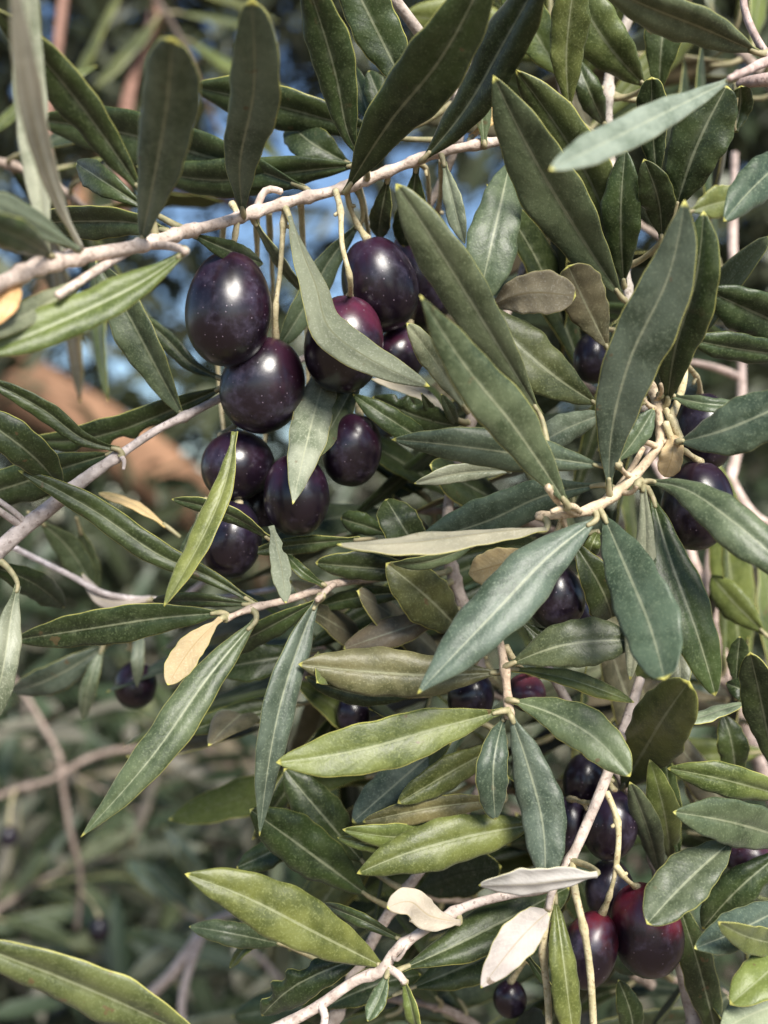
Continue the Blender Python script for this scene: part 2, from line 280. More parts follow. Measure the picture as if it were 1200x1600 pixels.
# key tint width zbase ztip roll fold | x,y pairs base to tip | flags (u underside, n/p/r/o outline, b bow, w twist, e edge bites)
LEAVES = '''
A h 92 24 62 -8 10|219,385 236,300 258,180 272,50|r,w0
A h 82 8 50 -8 12|380,338 374,265 396,140 392,20|r,w0
A d 62 26 44 -22 18|222,302 130,170 -5,10|
A x 50 34 58 -8 20|75,405 62,300 48,150 45,-60|
A s 40 38 74 20 12|125,388 84,300 44,150 22,-40|u
A v 46 40 60 20 10|122,390 60,352 -40,300|u
A d 55 42 66 -10 14|82,402 30,372 -50,340|
A d 80 -14 -20 -24 18|478,295 400,266 330,246 180,205 50,185|b
A d 58 -5 -14 -20 18|562,258 450,270 350,282 205,264|
S d 64 -8 -12 -22 18|612,214 540,195 450,170 370,152 296,140|
A d 46 14 6 -10 16|232,328 172,290 122,256|
A d 52 12 4 -18 16|262,362 220,350 120,346 40,350|
A d 36 4 -6 -10 14|300,366 350,388 410,412|
M g 54 -7 -3 -20 24|288,655 250,585 205,500 150,405|
M d 28 -10 -14 -10 16|346,592 300,570 258,528 212,488|
A y 62 22 46 24 16|291,392 222,440 100,500 -50,562|
A v 44 30 50 10 12|141,430 80,470 -40,530|
A o 44 38 52 10 10|55,425 10,445 -50,480|
A o 34 40 48 10 10|30,440 14,470 -8,510|
M d 32 -2 6 -12 18|186,703 130,686 70,642 -30,588|
M d 50 -10 -14 -16 14|352,604 270,640 190,672 110,690 40,688|e0.42,0.45,0.06,-1;0.56,0.5,0.05,-1;0.72,0.38,0.05,-1
M d 66 -5 -10 -10 14|178,708 110,728 30,756 -60,782|
M d 62 2 14 -12 14|98,768 50,712 -50,640|
L d 42 -2 8 -8 18|400,945 330,903 250,868 150,800 80,760 28,735|
M t 16 -12 -16 60 10|260,822 215,790 154,767|
V g 44 -34 -40 10 10|62,815 110,860 145,920|
V g 32 -38 -44 10 10|125,828 140,880 152,926|
M d 48 -22 -30 10 12|-30,880 40,905 100,950|
U s 22 -30 -32 20 14|235,937 165,940 128,895|u
L d 62 1 -6 -14 10|347,958 250,966 130,984 22,1000|b
L d 26 -4 -10 -30 14|388,945 320,940 235,942|
L t 48 3 9 8 10|345,967 302,1010 262,1072|u
L g 66 4 16 10 10|400,969 330,1052 235,1185 126,1308|p
L d 38 -6 -12 -24 16|502,936 430,975 335,1025|
L b 52 2 12 -18 24|497,936 474,990 436,1110 406,1309|p
L d 18 -5 -4 20 14|506,914 472,892 446,862|
L v 33 10 16 -10 12|424,822 436,870 446,944|ux,e0.3,0.4,0.05,1;0.7,0.3,0.05,1
M y 38 6 18 30 14|367,674 350,760 315,842 252,944|x
M g 15 0 0 10 10|312,805 298,838 280,868|
K d 27 2 9 -30 12|420,842 350,802 268,780|
K d 28 -2 -5 -20 12|562,843 460,852 390,862|
K d 38 -9 -7 -10 12|605,835 570,822 530,812|r
K d 66 -4 0 12 12|662,872 628,820 602,774|
K d 48 -7 -3 -14 12|668,898 580,888 495,884|
K d 34 -8 -12 -18 12|650,926 570,932 495,950|
K f 82 -8 2 12 14|722,988 670,935 610,884|
K n 54 -10 -7 8 8|708,955 620,985 535,1012|
C k 82 3 8 0 8|782,1050 680,1055 560,1048 466,1037|
D d 38 -4 -6 -20 12|645,1088 560,1085 475,1060|
R b 98 12 28 8 8|932,811 862,865 765,965 652,1081|p
R m 34 13 26 58 20|852,828 765,836 650,851 528,868|u
R b 76 7 0 -12 12|938,758 850,775 760,815 655,845|
R t 58 8 3 10 8|840,862 790,880 728,896|u
K g 26 2 4 -30 10|740,852 670,878 610,886|
A w 52 4 14 -30 24|452,340 470,395 492,448 512,512 578,562 672,604|u,w50
R g 84 18 40 12 8|888,792 800,662 720,562 655,460|p
R g 80 14 30 -16 10|845,650 775,535 665,360 616,290|
R f 84 7 10 18 14|934,632 870,590 800,530 742,474|
R b 66 6 16 -6 10|942,728 800,708 700,695 613,686|
K v 32 1 6 -14 10|800,735 720,740 648,756|
R v 52 2 -2 10 10|948,645 880,672 820,708|
K d 42 -4 -1 14 12|690,705 610,655 550,614|
K d 52 -8 -6 -20 12|722,668 650,650 582,620|e0.6,0.35,0.05,1;0.75,0.4,0.04,1
K d 18 -2 0 10 12|705,672 680,650 659,616|
K g 20 -4 -2 10 12|716,668 702,640 690,616|
K v 66 -14 17 4 10|520,545 486,665 457,789|px
K g 44 -14 7 -10 12|575,560 530,645 491,716|x
K v 40 -3 4 20 10|728,640 684,570 636,505|
K s 26 -8 -10 30 10|695,645 650,612 580,596|u
A g 46 -8 -10 -12 12|564,348 520,400 470,490 436,545|
A v 20 -10 -14 40 10|396,345 430,400 478,468|
S d 62 -10 -14 10 12|545,255 490,225 450,188|
A d 70 6 22 -14 14|565,248 546,215 525,120 478,-40|
S d 80 2 10 8 12|640,150 590,50 535,-60|
A d 102 8 40 10 10|540,300 610,190 690,90 770,-60|
A d 72 4 34 -30 16|660,250 720,180 790,60 850,-60|
S d 32 -9 -10 -18 14|580,195 566,150 549,100|
S d 42 -9 -8 8 14|610,205 594,155 576,110|
A d 36 -5 -14 10 12|606,280 596,330 588,380|
A d 54 -5 -16 -8 12|650,262 644,315 630,380|
A g 34 1 6 30 18|757,226 752,170 742,95|
A o 24 -4 -8 10 12|735,216 758,195 785,168|
A v 32 2 4 20 16|693,254 708,315 722,378|
H g 84 4 12 -8 8|798,250 782,320 766,390 748,468|r
H g 98 6 28 -6 12|972,466 900,358 830,240 772,130|
H f 80 2 16 -16 12|968,400 915,270 850,170 805,112|
T z 56 26 56 22 16|1150,120 1060,165 960,215 860,264|
H y 62 0 12 8 12|890,170 885,90 900,-40|r
H y 78 -8 0 -8 12|1008,134 950,70 880,-50|
H y 72 -10 -4 8 12|880,120 830,40 790,-50|
H d 42 -10 -4 10 12|945,195 920,140 900,90|
T g 56 12 26 -28 22|1183,82 1100,45 1000,5 930,-30|
H d 62 -13 -8 6 12|1030,148 1035,60 1055,-30|
H d 50 -2 8 6 12|1028,290 1020,205 1018,122|r
R d 98 4 12 -10 8|1056,325 1090,225 1135,138|r
T d 38 0 4 10 12|1148,205 1156,170 1158,136|r
H d 64 3 10 -6 12|975,445 970,335 976,232|
H d 54 4 14 -12 14|1034,372 1028,310 1008,258|
R b 96 12 36 10 12|952,768 955,680 985,560 1045,430 1070,312|
R d 78 10 30 -12 16|1042,632 1056,540 1086,440 1096,335|
N b 66 10 24 -10 12|1255,225 1170,300 1126,348|
T y 54 -18 -22 0 10|1080,330 1120,318 1160,310|
N d 68 -4 6 -14 22|1256,522 1170,484 1102,452|
N d 44 2 9 -24 18|1258,560 1150,545 1082,534|
R b 92 14 26 -12 8|1060,690 1130,672 1260,615|
R g 25 9 14 -24 14|1050,618 1100,630 1170,634|
R g 74 12 30 -14 12|1012,752 1070,764 1140,810 1250,905|
R q 72 6 14 -8 10|770,478 830,458 898,466|ur
H n 78 0 9 10 8|950,545 915,475 888,416|r
R g 38 9 14 12 14|964,722 990,690 1022,638|
R t 40 7 9 10 8|1048,676 1052,705 1040,742|ur
R v 40 9 12 8 10|1003,752 1008,850 994,960 984,1064|
R b 100 12 34 10 8|943,806 975,880 1016,980 1042,1068|r
R d 74 8 16 -14 14|1020,778 1050,880 1090,990 1122,1090|
G v 36 -3 4 10 10|1050,995 1062,1040 1062,1078|r
R d 66 6 2 -12 14|895,845 935,910 962,975|r
R y 28 5 3 -20 12|936,830 926,850 920,880|r
C g 82 7 10 -8 8|797,1038 880,1008 990,1000|
G d 32 2 0 -10 12|815,970 845,995 885,1012|
C y 28 5 0 -34 16|800,1045 880,1058 990,1098|
G y 98 8 22 -8 8|972,1232 1028,1135 1066,1074|o
C g 74 9 20 -12 10|800,1094 870,1118 932,1155 984,1212|
E v 20 2 6 60 16|1175,1094 1120,1110 1068,1130|
E d 64 6 16 -12 12|1212,1210 1192,1110 1172,1017|
N y 52 -24 -28 -14 12|1195,990 1150,945 1108,898|
G d 34 -8 -4 10 12|1150,1070 1152,1035 1156,994|
G d 42 -9 -5 10 12|1175,1090 1155,1076 1130,1065|
G d 50 -14 -10 10 12|1150,1215 1145,1170 1135,1120|
G d 32 -8 -6 10 12|1062,1345 1050,1270 1040,1180|
C b 76 9 18 8 10|798,1118 826,1200 848,1290 850,1380|
C b 54 7 11 -14 14|788,1120 772,1190 775,1282|
C y 86 9 20 -4 8|786,1111 690,1136 560,1172 432,1192|
D y 80 4 14 -6 8|838,1288 740,1305 640,1332 559,1366|
D y 40 -1 6 -22 10|720,1298 610,1308 536,1298|
D y 24 -2 3 -28 10|640,1325 580,1320 526,1311|
D k 42 -4 2 -14 8|790,1250 660,1265 566,1288|
D b 72 -8 -4 10 10|730,1130 630,1215 550,1285|
D y 52 -4 4 -18 12|790,1160 690,1215 624,1257|
D d 74 -10 -6 8 12|570,1350 505,1275 446,1205|
D d 82 -8 0 -8 12|575,1400 460,1315 388,1262|
D d 46 -14 -12 10 12|480,1300 425,1330 370,1356|
Q y 90 9 20 -4 10|603,1513 490,1456 380,1400 289,1365|
Q d 23 6 3 -22 14|625,1468 560,1436 500,1414|
D g 40 -10 -6 10 10|440,1475 350,1456 292,1446|
D y 18 -10 -8 30 10|430,1462 385,1480 360,1512|
Q d 62 4 0 -12 10|575,1492 470,1535 410,1585|e0.45,0.5,0.06,1;0.62,0.4,0.05,1;0.8,0.6,0.06,1
Q d 78 5 -4 -18 14|625,1515 700,1482 800,1432 890,1385|
G d 72 -8 -12 -10 12|640,1545 720,1512 830,1462|
D d 52 -6 -12 -10 12|500,1578 570,1545 660,1520|
Q s 50 9 19 14 16|718,1442 672,1432 640,1410 600,1424|ub
Q s 62 12 22 -10 10|857,1424 812,1466 751,1543|u
Q s 40 20 20 -42 22|932,1366 880,1372 820,1379 749,1375|u,b
Q g 28 11 15 20 14|604,1525 592,1560 574,1594|
Q y 22 11 14 30 16|630,1532 640,1566 652,1622|
Q y 44 9 14 -22 18|867,1400 878,1480 898,1640|
G d 14 4 4 20 12|820,1490 845,1525 872,1560|
E g 80 8 20 8 14|1145,1312 1062,1388 1009,1447|
E g 76 6 18 -16 12|1250,1318 1130,1282 1049,1268|
E y 52 0 8 -24 14|1250,1252 1110,1214 1042,1202|
G g 42 -2 4 -18 12|1032,1375 1010,1290 984,1222|
G y 50 -4 2 8 12|1048,1345 1036,1260 1018,1190|
E b 62 12 22 -10 10|1240,1410 1140,1460 1084,1482|
E y 46 16 28 -14 12|1250,1480 1180,1468 1131,1450|
E y 72 10 22 10 12|1250,1468 1185,1530 1141,1562|
E v 64 14 22 10 10|1260,1560 1190,1578 1125,1612|
G d 56 -8 -2 8 12|1125,1640 1092,1510 1062,1410|
E d 62 -8 -4 -12 12|1230,1325 1155,1388 1098,1450|
G d 42 -8 -4 10 12|990,1640 985,1580 965,1530|
W f 70 32 24 34 20|-80,1462 0,1492 100,1530 200,1574 310,1640|
M v 46 3 10 -14 18|28,915 18,960 6,1040 -20,1150|
V b 50 -42 -40 -18 12|172,1004 100,1050 10,1088|
V v 28 -40 -42 10 12|160,1012 142,1060 130,1124|
V v 22 -40 -37 10 10|218,980 215,1030 214,1074|
D d 42 -24 -18 10 12|470,1100 350,1125 285,1146|
D d 58 -18 -14 10 12|480,1020 420,1030 330,1046|
'''
PROJ = {}
for k_, b_ in B.items():
    c_ = b_.c; kk = S*c_[:, 1]/D
    PROJ[k_] = np.stack([600+c_[:, 0]/kk, 800-(c_[:, 2]-1.6)/kk, (D-c_[:, 1])*1000], 1)
for i, ln in enumerate(l for l in LEAVES.strip().splitlines()):
    a, b, fl = ln.split('|'); key, tint, w, zb, zt, roll, fold = a.split()
    xy = [tuple(float(q) for q in p.split(',')) for p in b.split()]; zb, zt = float(zb), float(zt)
    L = np.concatenate([[0], np.cumsum([math.dist(xy[k], xy[k+1]) for k in range(len(xy)-1)])]); L = L/L[-1]
    flags = fl.split(','); und = 'u' in flags[0]; shp = next((c for c in flags[0] if c in 'pro'), 'n')
    bow = random.uniform(-1.5, 4.5)
    tw = next((float(f[1:]) for f in flags if f.startswith('w')), random.uniform(-20, 20))
    bites = [tuple(float(q) for q in s.split(',')) for s in fl[fl.index('e0')+1:].split(';')] if 'e0' in fl else ()
    if key in PROJ:
        q = PROJ[key]; dd = np.hypot(q[:, 0]-xy[0][0], q[:, 1]-xy[0][1]); k = dd.argmin()
        if dd[k] < 30: zb = q[k, 2]+(1.4 if zb >= q[k, 2]-1 else -1.4)
    if tint in 'dgyfkb' and tint != 'b': fold = float(fold)*1.45
    w = float(w)*0.94
    pts = [P(x, y, zb+(zt-zb)*t+bow*math.sin(math.pi*t)) for (x, y), t in zip(xy, L)]
    mid = curve(pts, 21)[10]; view = unit(CAM-mid); roll, fold = float(roll), float(fold)
    wm = float(w)*S*(mid[1]/D)/max(math.cos(R(abs(roll))), 0.4)/math.cos(R(fold))*0.97
    far = max(zb, zt) < -20
    B[key].leaf(pts, wm, -view if und else view, tint, seed=i, roll=roll, twist=tw, fold=fold, shape=shp, bites=bites, nopet='x' in flags[0], n=26 if far else 40, nu=8 if far else 14)
# ------------------------------------------------------------------ olives: x y z half width, half height (photo pixels), lean, redness, stalk points, label
OL = [
 (357, 483, 4, 70, 92, 3, (0.0360, 0.0090, 0.0216), '362,318,4 371,338,6 368,365,6 366,392,5', 'largest black olive, glossy, hanging topmost at the left of the main cluster'),
 (411, 602, -2, 66, 78, 16, (0.0360, 0.0090, 0.0216), '446,325,0 443,350,0 437,430,-1 431,480,0 433,525,0', 'black olive directly beneath the largest one, hung on a long straight stalk'),
 (538, 538, -1, 64, 78, 6, (.10, .016, .04), '524,298,1 532,330,6 535,385,9 546,430,9 545,464,6', 'reddish purple olive wrapped by a curled grey leaf in the main cluster'),
 (592, 445, -8, 62, 76, -15, (0.0324, 0.0090, 0.0230), '541,294,-1 546,320,-4 558,350,-6 569,372,-7', 'dark purple olive above the leaf wrapped one, under the branch'),
 (657, 432, -24, 60, 88, 8, (.07, .014, .036), '638,256,-3 664,262,-8 670,300,-14 672,345,-22', 'speckled olive half hidden behind a slanting leaf, farthest right of the main cluster'),
 (622, 556, -14, 43, 46, 25, (.10, .016, .045), '690,250,-4 684,330,-24 655,430,-40 640,514,-16', 'small reddish olive tucked behind the curled leaf tip'),
 (371, 727, -8, 59, 56, -30, (0.0288, 0.0090, 0.0216), '400,330,-6 402,480,-24 395,620,-26 385,674,-9', 'black olive partly behind a narrow slanting green leaf'),
 (463, 773, -1, 53, 66, -4, (0.0360, 0.0090, 0.0252), '470,315,-3 478,480,-22 480,640,-22 465,708,-2', 'black olive crossed by a downward pointing leaf tip at the cluster bottom'),
 (551, 703, -5, 48, 59, 12, (0.0324, 0.0090, 0.0216), '560,285,-4 580,450,-34 560,580,-30 545,644,-7', 'lone oval olive hanging free at the lower right of the main cluster'),
 (361, 843, -6, 49, 62, 12, (0.0144, 0.0090, 0.0216), '350,345,-8 340,560,-34 355,720,-28 370,783,-9', 'lowest olive of the main cluster, blackish with a blue sheen'),
 (404, 795, -20, 40, 50, 0, (0.0144, 0.0075, 0.0144), '420,330,-8 425,560,-40 412,700,-34 405,746,-20', 'shaded olive wedged behind the lower olives of the main cluster'),
 (1088, 790, 2, 58, 72, 4, (0.0288, 0.0120, 0.0216), '1040,660,10 1052,690,10 1072,706,6 1090,720,3', 'matte black olive at the right, half covered by a leaf'),
 (1101, 674, -9, 46, 62, -8, (0.0216, 0.0105, 0.0252), '1060,560,2 1088,588,-2 1090,614,-8', 'bluish olive just above the matte black one at the right'),
 (926, 560, -18, 32, 40, 0, (0.0144, 0.0090, 0.0216), '970,520,-12 945,515,-16 930,522,-18', 'small blue black olive peeping between two broad leaves near the right twig'),
 (866, 930, 2, 48, 55, -16, (0.0252, 0.0105, 0.0216), '880,806,12 862,850,8 850,880,4', 'black olive behind a broad silvery leaf right of the middle'),
 (905, 965, -10, 30, 40, 0, (0.0144, 0.0105, 0.0252), '900,870,0 912,900,-6 906,926,-10', 'sliver of a bluish olive behind the one right of the middle'),
 (822, 1082, -4, 33, 30, 30, (.34, .09, .13), '790,1010,4 806,1035,2 815,1055,-3', 'unripe pink olive beside the short upright twig'),
 (736, 1088, -6, 37, 42, 0, (0.0144, 0.0105, 0.0288), '772,985,0 752,1020,-2 740,1048,-6', 'dusty blue olive left of the short upright twig'),
 (552, 1115, -22, 28, 32, 0, (0.0144, 0.0105, 0.0288), '600,1010,-20 570,1060,-22 555,1085,-22', 'tiny bluish olive deep in the leaves above the broad yellow green leaf'),
 (953, 1288, -5, 44, 57, 6, (0.0180, 0.0105, 0.0252), '960,1180,-2 950,1215,-4 948,1234,-5', 'wrinkled blue black olive behind a cream stalk at the lower right'),
 (914, 1222, -14, 36, 46, 0, (0.0144, 0.0090, 0.0144), '985,1130,-4 945,1150,-10 920,1178,-14', 'shaded black olive behind the grey stem, above the wrinkled one'),
 (886, 1290, -10, 36, 46, 4, (0.0180, 0.0090, 0.0252), '934,1254,5 912,1254,0 897,1249,-6 888,1246,-10', 'dark olive left of the grey stem at the lower right'),
 (921, 1484, 3, 45, 62, 20, (.115, .011, .022), '948,1238,4 965,1285,7 963,1350,8 952,1400,6 945,1430,5', 'wine red olive crossed by a thin cream stalk'),
 (1009, 1453, 1, 56, 76, -13, (.13, .011, .026), '962,1352,8 972,1366,8 985,1387,5', 'plump wine red olive at the bottom right, partly under a green leaf'),
 (1166, 1335, -16, 38, 34, 0, (.08, .014, .025), '1240,1300,-10 1200,1312,-14 1180,1320,-16', 'maroon olive showing in a gap at the right edge'),
 (797, 1560, -16, 27, 30, 0, (0.0216, 0.0090, 0.0180), '840,1450,-6 820,1500,-12 806,1526,-14', 'shadowy olive near the bottom edge, left of the cream stalks'),
 (953, 1392, -12, 40, 50, 0, (0.0144, 0.0090, 0.0144), '975,1290,-10 965,1330,-14 956,1344,-12', 'shaded olive behind the cream stalk above the red pair'),
 (830, 1424, -12, 26, 30, 0, (0.0360, 0.0105, 0.0288), '845,1340,-8 838,1380,-12 832,1398,-12', 'purple olive glimpsed above the pointed silvery leaf'),
 (212, 1070, -48, 34, 38, 0, (0.0360, 0.0105, 0.0216), '190,985,-42 205,1010,-46 212,1036,-48', 'single out of focus olive at the left, behind a thin grey leaf'),
 (155, 1452, -256, 17, 20, 0, (0.0144, 0.0090, 0.0144), '124,1390,-279 138,1405,-270 150,1422,-259 155,1436,-256', 'far blurred olive low at the left, among shaded shrub leaves'),
 (14, 1306, -252, 15, 17, 0, (0.0144, 0.0090, 0.0144), '24,1234,-259 18,1252,-256 15,1275,-253 14,1292,-252', 'far blurred olive at the left edge below the pink twigs'),
]
def olive(x, y, z, rx, ry, lean, red, st, label, seed):
    rs = np.random.default_rng(seed+50); c = P(x, y, z); k = S*c[1]/D; a, h = rx*k*.97, ry*k*.985
    t = empty('olive', P(x, y-ry, z), label, 'olive', 'olives hanging on the branches'); WORLD[t.name] = P(x, y-ry, z)
    ax = unit(np.array([math.sin(R(lean)), rs.uniform(-.25, .1), math.cos(R(lean))]))
    e1 = unit(np.cross(ax, [0, 1, 0.01])); e2 = np.cross(ax, e1); V, F, UV = [], [], []; nv, nu = 36, 48; ph = rs.uniform(0, 6.28, 4)
    for i in range(nv+1):
        th = math.pi*i/nv; cz = math.cos(th); r = a*math.sin(th)**0.96*(1-0.05*cz)
        zz = h*(cz-0.045*math.exp(-((th)/0.22)**2)+0.02*math.exp(-((math.pi-th)/0.16)**2))
        for j in range(nu):
            f = 2*math.pi*j/nu; q = 1+0.024*math.sin(2*f+ph[0])*math.sin(th)+0.012*math.sin(3*f+ph[1]+th*2)+0.006*math.sin(5*f+ph[2]-th*3)+0.018*math.sin(2*th+f+ph[3])
            V.append(c+ax*zz+r*q*(math.cos(f)*e1+math.sin(f)*e2)); UV.append((j/nu, 0.5+0.5*cz))
    for i in range(nv):
        for j in range(nu): p, q = i*nu+j, i*nu+(j+1) % nu; F.append((p, p+nu, q+nu, q))
    child('fruit', V, F, [M_OLIVE], t, c, uv=UV, color=(*red, 1))
    p = pp(st); p[-1] = c+ax*h*0.95; k0 = p[1]
    v, f, cc = tube(p, mm(.68, .52, .46, .45, .43, .5, .85), sides=10, seed=seed, nodes=[k0, p[-2]], rough=0.14)
    sd = unit(np.cross(p[1]-p[0], [0, 1, 0]))*(1 if seed % 2 else -1); sv, sf, _ = tube([k0, k0+sd*.0011+[0, 0, -.0005]], mm(.4, .34), n=6, sides=7); v, f = join([(v, f), (sv, sf)])
    o = child('stalk', v, f, [M_STALK], t, p[0])
for i, q in enumerate(OL): olive(*q, i)
# bare cream stalks whose fruit has dropped
for st in ('895,1345,9 898,1388,15 912,1450,16 921,1510,15 929,1640,14', '862,1398,11 852,1440,14 849,1490,13 856,1560,12 858,1640,12', '878,1290,6 870,1315,4 862,1320,0'):
    b = B['Q']; p = pp(st); v, f, _ = tube(p, mm(.8, .66, .6, .6, .62), sides=10, seed=len(st), nodes=[p[2]], rough=0.1); child('bare_stalk', v, f, [M_STALK], b.root, p[0])
for st in ('1050,650,10 1068,575,4 1058,560,2', '1064,690,10 1050,655,10 1040,640,9'):
    b = B['R']; p = pp(st); v, f, _ = tube(p, mm(.8, .66, .6), sides=10, seed=len(st), nodes=[p[1]], rough=0.1); child('bare_stalk', v, f, [M_STALK], b.root, p[0])
for b in B.values(): b.finish()
# ------------------------------------------------------------------ shoots a hand's breadth behind: each a thing with its own leaves
def shoot(p0, p1, sag, nleaf, label, tints, seed, lw=(6.5, 11), ll=(38, 62)):
    rs = np.random.default_rng(seed+900); a, b = P(*p0), P(*p1); m = (a+b)/2+np.array([0, rs.uniform(-.006, .006), sag*0.001])
    br = Branch([a, m, b], mm(1.2, 1.0, .6), label, (.8, .72, .66), group='olive branches'); c = br.c; T = tangents(c)
    for i in range(nleaf):
        t = 0.04+0.96*(i//2)/max(1, (nleaf-1)//2); k = int(np.clip(t*159, 0, 159)); tg = T[k]
        side = unit(np.cross(tg, [0, 1, 0])) if (i//2) % 2 == 0 else unit(np.cross(tg, [0.2, 0.6, 1]))
        side = side*(1 if i % 2 else -1); d = unit(tg*rs.uniform(.45, 1.0)+side*rs.uniform(.6, 1.0)+rs.normal(0, .22, 3))
        L = rs.uniform(*ll)*0.001*(1-0.25*t); q = c[k]+d*0.004; droop = np.array([0, 0, -1])*L*rs.uniform(0, .2)
        N = unit(np.cross(np.cross(d, tg), d)*-1+np.array([0, -.55, .5])+rs.normal(0, .3, 3))
        br.leaf([q, q+d*L*.5-droop*0+droop*.2, q+d*L+droop], rs.uniform(*lw)*0.001, N, tints[int(rs.integers(len(tints)))], n=20, nu=8, seed=seed*40+i, fold=rs.uniform(6, 18), roll=rs.uniform(-15, 15))
    br.finish()
SH = [
 ((1180, 560, -60), (960, 330, -46), 4, 14, 'soft shoot behind the broad right hand leaves, rising to the top', 'dgn'),
 ((1230, 160, -50), (1010, -20, -60), 5, 16, 'sunlit soft shoot in the top right corner, behind the twig end', 'yynv'),
 ((900, 240, -44), (820, -40, -50), 3, 12, 'olive green soft shoot behind the upright yellow green leaf at the top', 'yyn'),
 ((1010, 700, -40), (790, 560, -34), 4, 14, 'shaded soft shoot behind the leaf fan right of the main cluster', 'dgn'),
 ((960, 900, -44), (640, 800, -36), 6, 16, 'shaded soft shoot behind the middle, above the short upright twig', 'dgd'),
 ((900, 1150, -46), (520, 1060, -30), 5, 16, 'shaded soft shoot behind the khaki leaf in the middle', 'dyn'),
 ((960, 1330, -50), (600, 1210, -34), 5, 16, 'shaded soft shoot behind the large yellow green leaf in the lower middle', 'dgy'),
 ((1020, 1540, -54), (640, 1400, -40), 5, 16, 'shaded soft shoot behind the rosy branch at the bottom', 'dgd'),
 ((820, 1680, -44), (600, 1560, -40), 5, 12, 'dark soft shoot below the rosy branch at the bottom edge', 'dd'),
 ((1240, 1180, -52), (1010, 1010, -44), 5, 14, 'pale soft shoot behind the dark right edge leaves', 'yvn'),
 ((1260, 1420, -48), (1040, 1260, -40), 5, 14, 'soft shoot behind the lower right leaves and maroon olive', 'dgn'),
 ((1240, 1660, -50), (1050, 1530, -44), 5, 12, 'dark soft shoot in the bottom right corner', 'dgb'),
 ((560, 960, -54), (440, 1130, -50), 4, 9, 'soft shoot below the forked twig in the middle', 'dbn'),
 ((-90, 1500, -300), (240, 1330, -330), 14, 20, 'blurred green shoot low at the left, above the long yellow rimmed leaf', 'gqw'),
 ((380, 1680, -290), (90, 1400, -330), 14, 20, 'blurred dark green shoot at the bottom left, around a far olive', 'dgb'),
 ((-120, 1180, -400), (220, 1270, -420), 14, 20, 'faint green shoot at the left edge among the rosy twigs', 'qgw'),
 ((470, 1320, -360), (230, 1130, -400), 14, 20, 'blurred olive green shoot behind the tip of the long drooping leaf', 'fqd'),
 ((480, 1580, -200), (290, 1430, -220), 8, 14, 'blurred blue green shoot behind the large yellow green leaf at the bottom', 'bgw'),
 ((200, -60, -240), (340, 200, -280), 8, 16, 'blurred green shoot in the dark gap between the two upright near leaves', 'dyf'),
 ((-60, 240, -60), (140, 330, -66), 4, 10, 'dim soft shoot in the top left corner, behind the branch', 'dyn'),
]
for i, (a, b, sg, n, lb, tn) in enumerate(SH): shoot(a, b, sg, n, lb, tn, i)
# pale blurred twigs behind the right side
def twig(label, runs, tint):
    p = pp(runs[0][0]); o = empty('bare_branch', p[0], label, 'bare branch', 'bare branches behind the leaves'); WORLD[o.name] = p[0]
    for k, (r, rad) in enumerate(runs):
        q = pp(r); v, f, _ = tube(q, mm(*rad), sides=12, seed=k+5); child('stem' if k == 0 else 'side_twig', v, f, [M_STEM], o, q[0], color=(*tint, 1))
twig('thick pinkish bare branch forking behind the right hand olives', [('1240,1330,-64 1160,1120,-62 1128,1010,-60 1108,920,-60 1120,820,-64 1152,700,-70 1158,560,-74 1146,420,-80 1148,240,-90', (2.0, 1.7, 1.45, 1.2, 1.1, 1.0)),
   ('1112,930,-60 1085,880,-64 1070,820,-70 1010,700,-80', (1.3, 1.1, .9)), ('1158,590,-74 1100,570,-66 1040,560,-64', (1.0, .9, .8)), ('1140,740,-66 1185,810,-62 1240,830,-60', (1.1, 1.0)), ('1128,1000,-60 1020,960,-66 960,1100,-70', (1., .8, .7))], (1.3, 1.16, 1.12))
twig('faint rosy bare twigs crossing in the blur at the lower left', [('-120,1290,-270 20,1235,-260 95,1205,-256 60,1120,-260 20,1060,-270', (1.3, 1.15, 1.0)), ('95,1205,-256 110,1300,-262 125,1360,-272 120,1450,-290', (1.2, 1.0)), ('95,1210,-256 150,1180,-260 250,1170,-280', (1.4, 1.2))], (.8, .7, .64))
twig('grey blurred forked twig near the bottom left', [('160,1700,-150 220,1570,-146 270,1520,-144 312,1462,-142', (2.2, 2.0, 1.8)), ('312,1470,-142 285,1560,-140 290,1640,-140', (1.4, 1.2)), ('300,1480,-142 330,1440,-150 420,1420,-160', (1.2, .9))], (1.0, .95, .95))
twig('brown blurred upright twig in the top left gap', [('60,420,-200 75,180,-210 92,60,-220 110,-120,-230', (2.4, 2.2, 2.0)), ('190,330,-240 205,130,-250 240,30,-260 250,-100,-270', (3.0, 2.8, 2.4))], (.55, .36, .3))
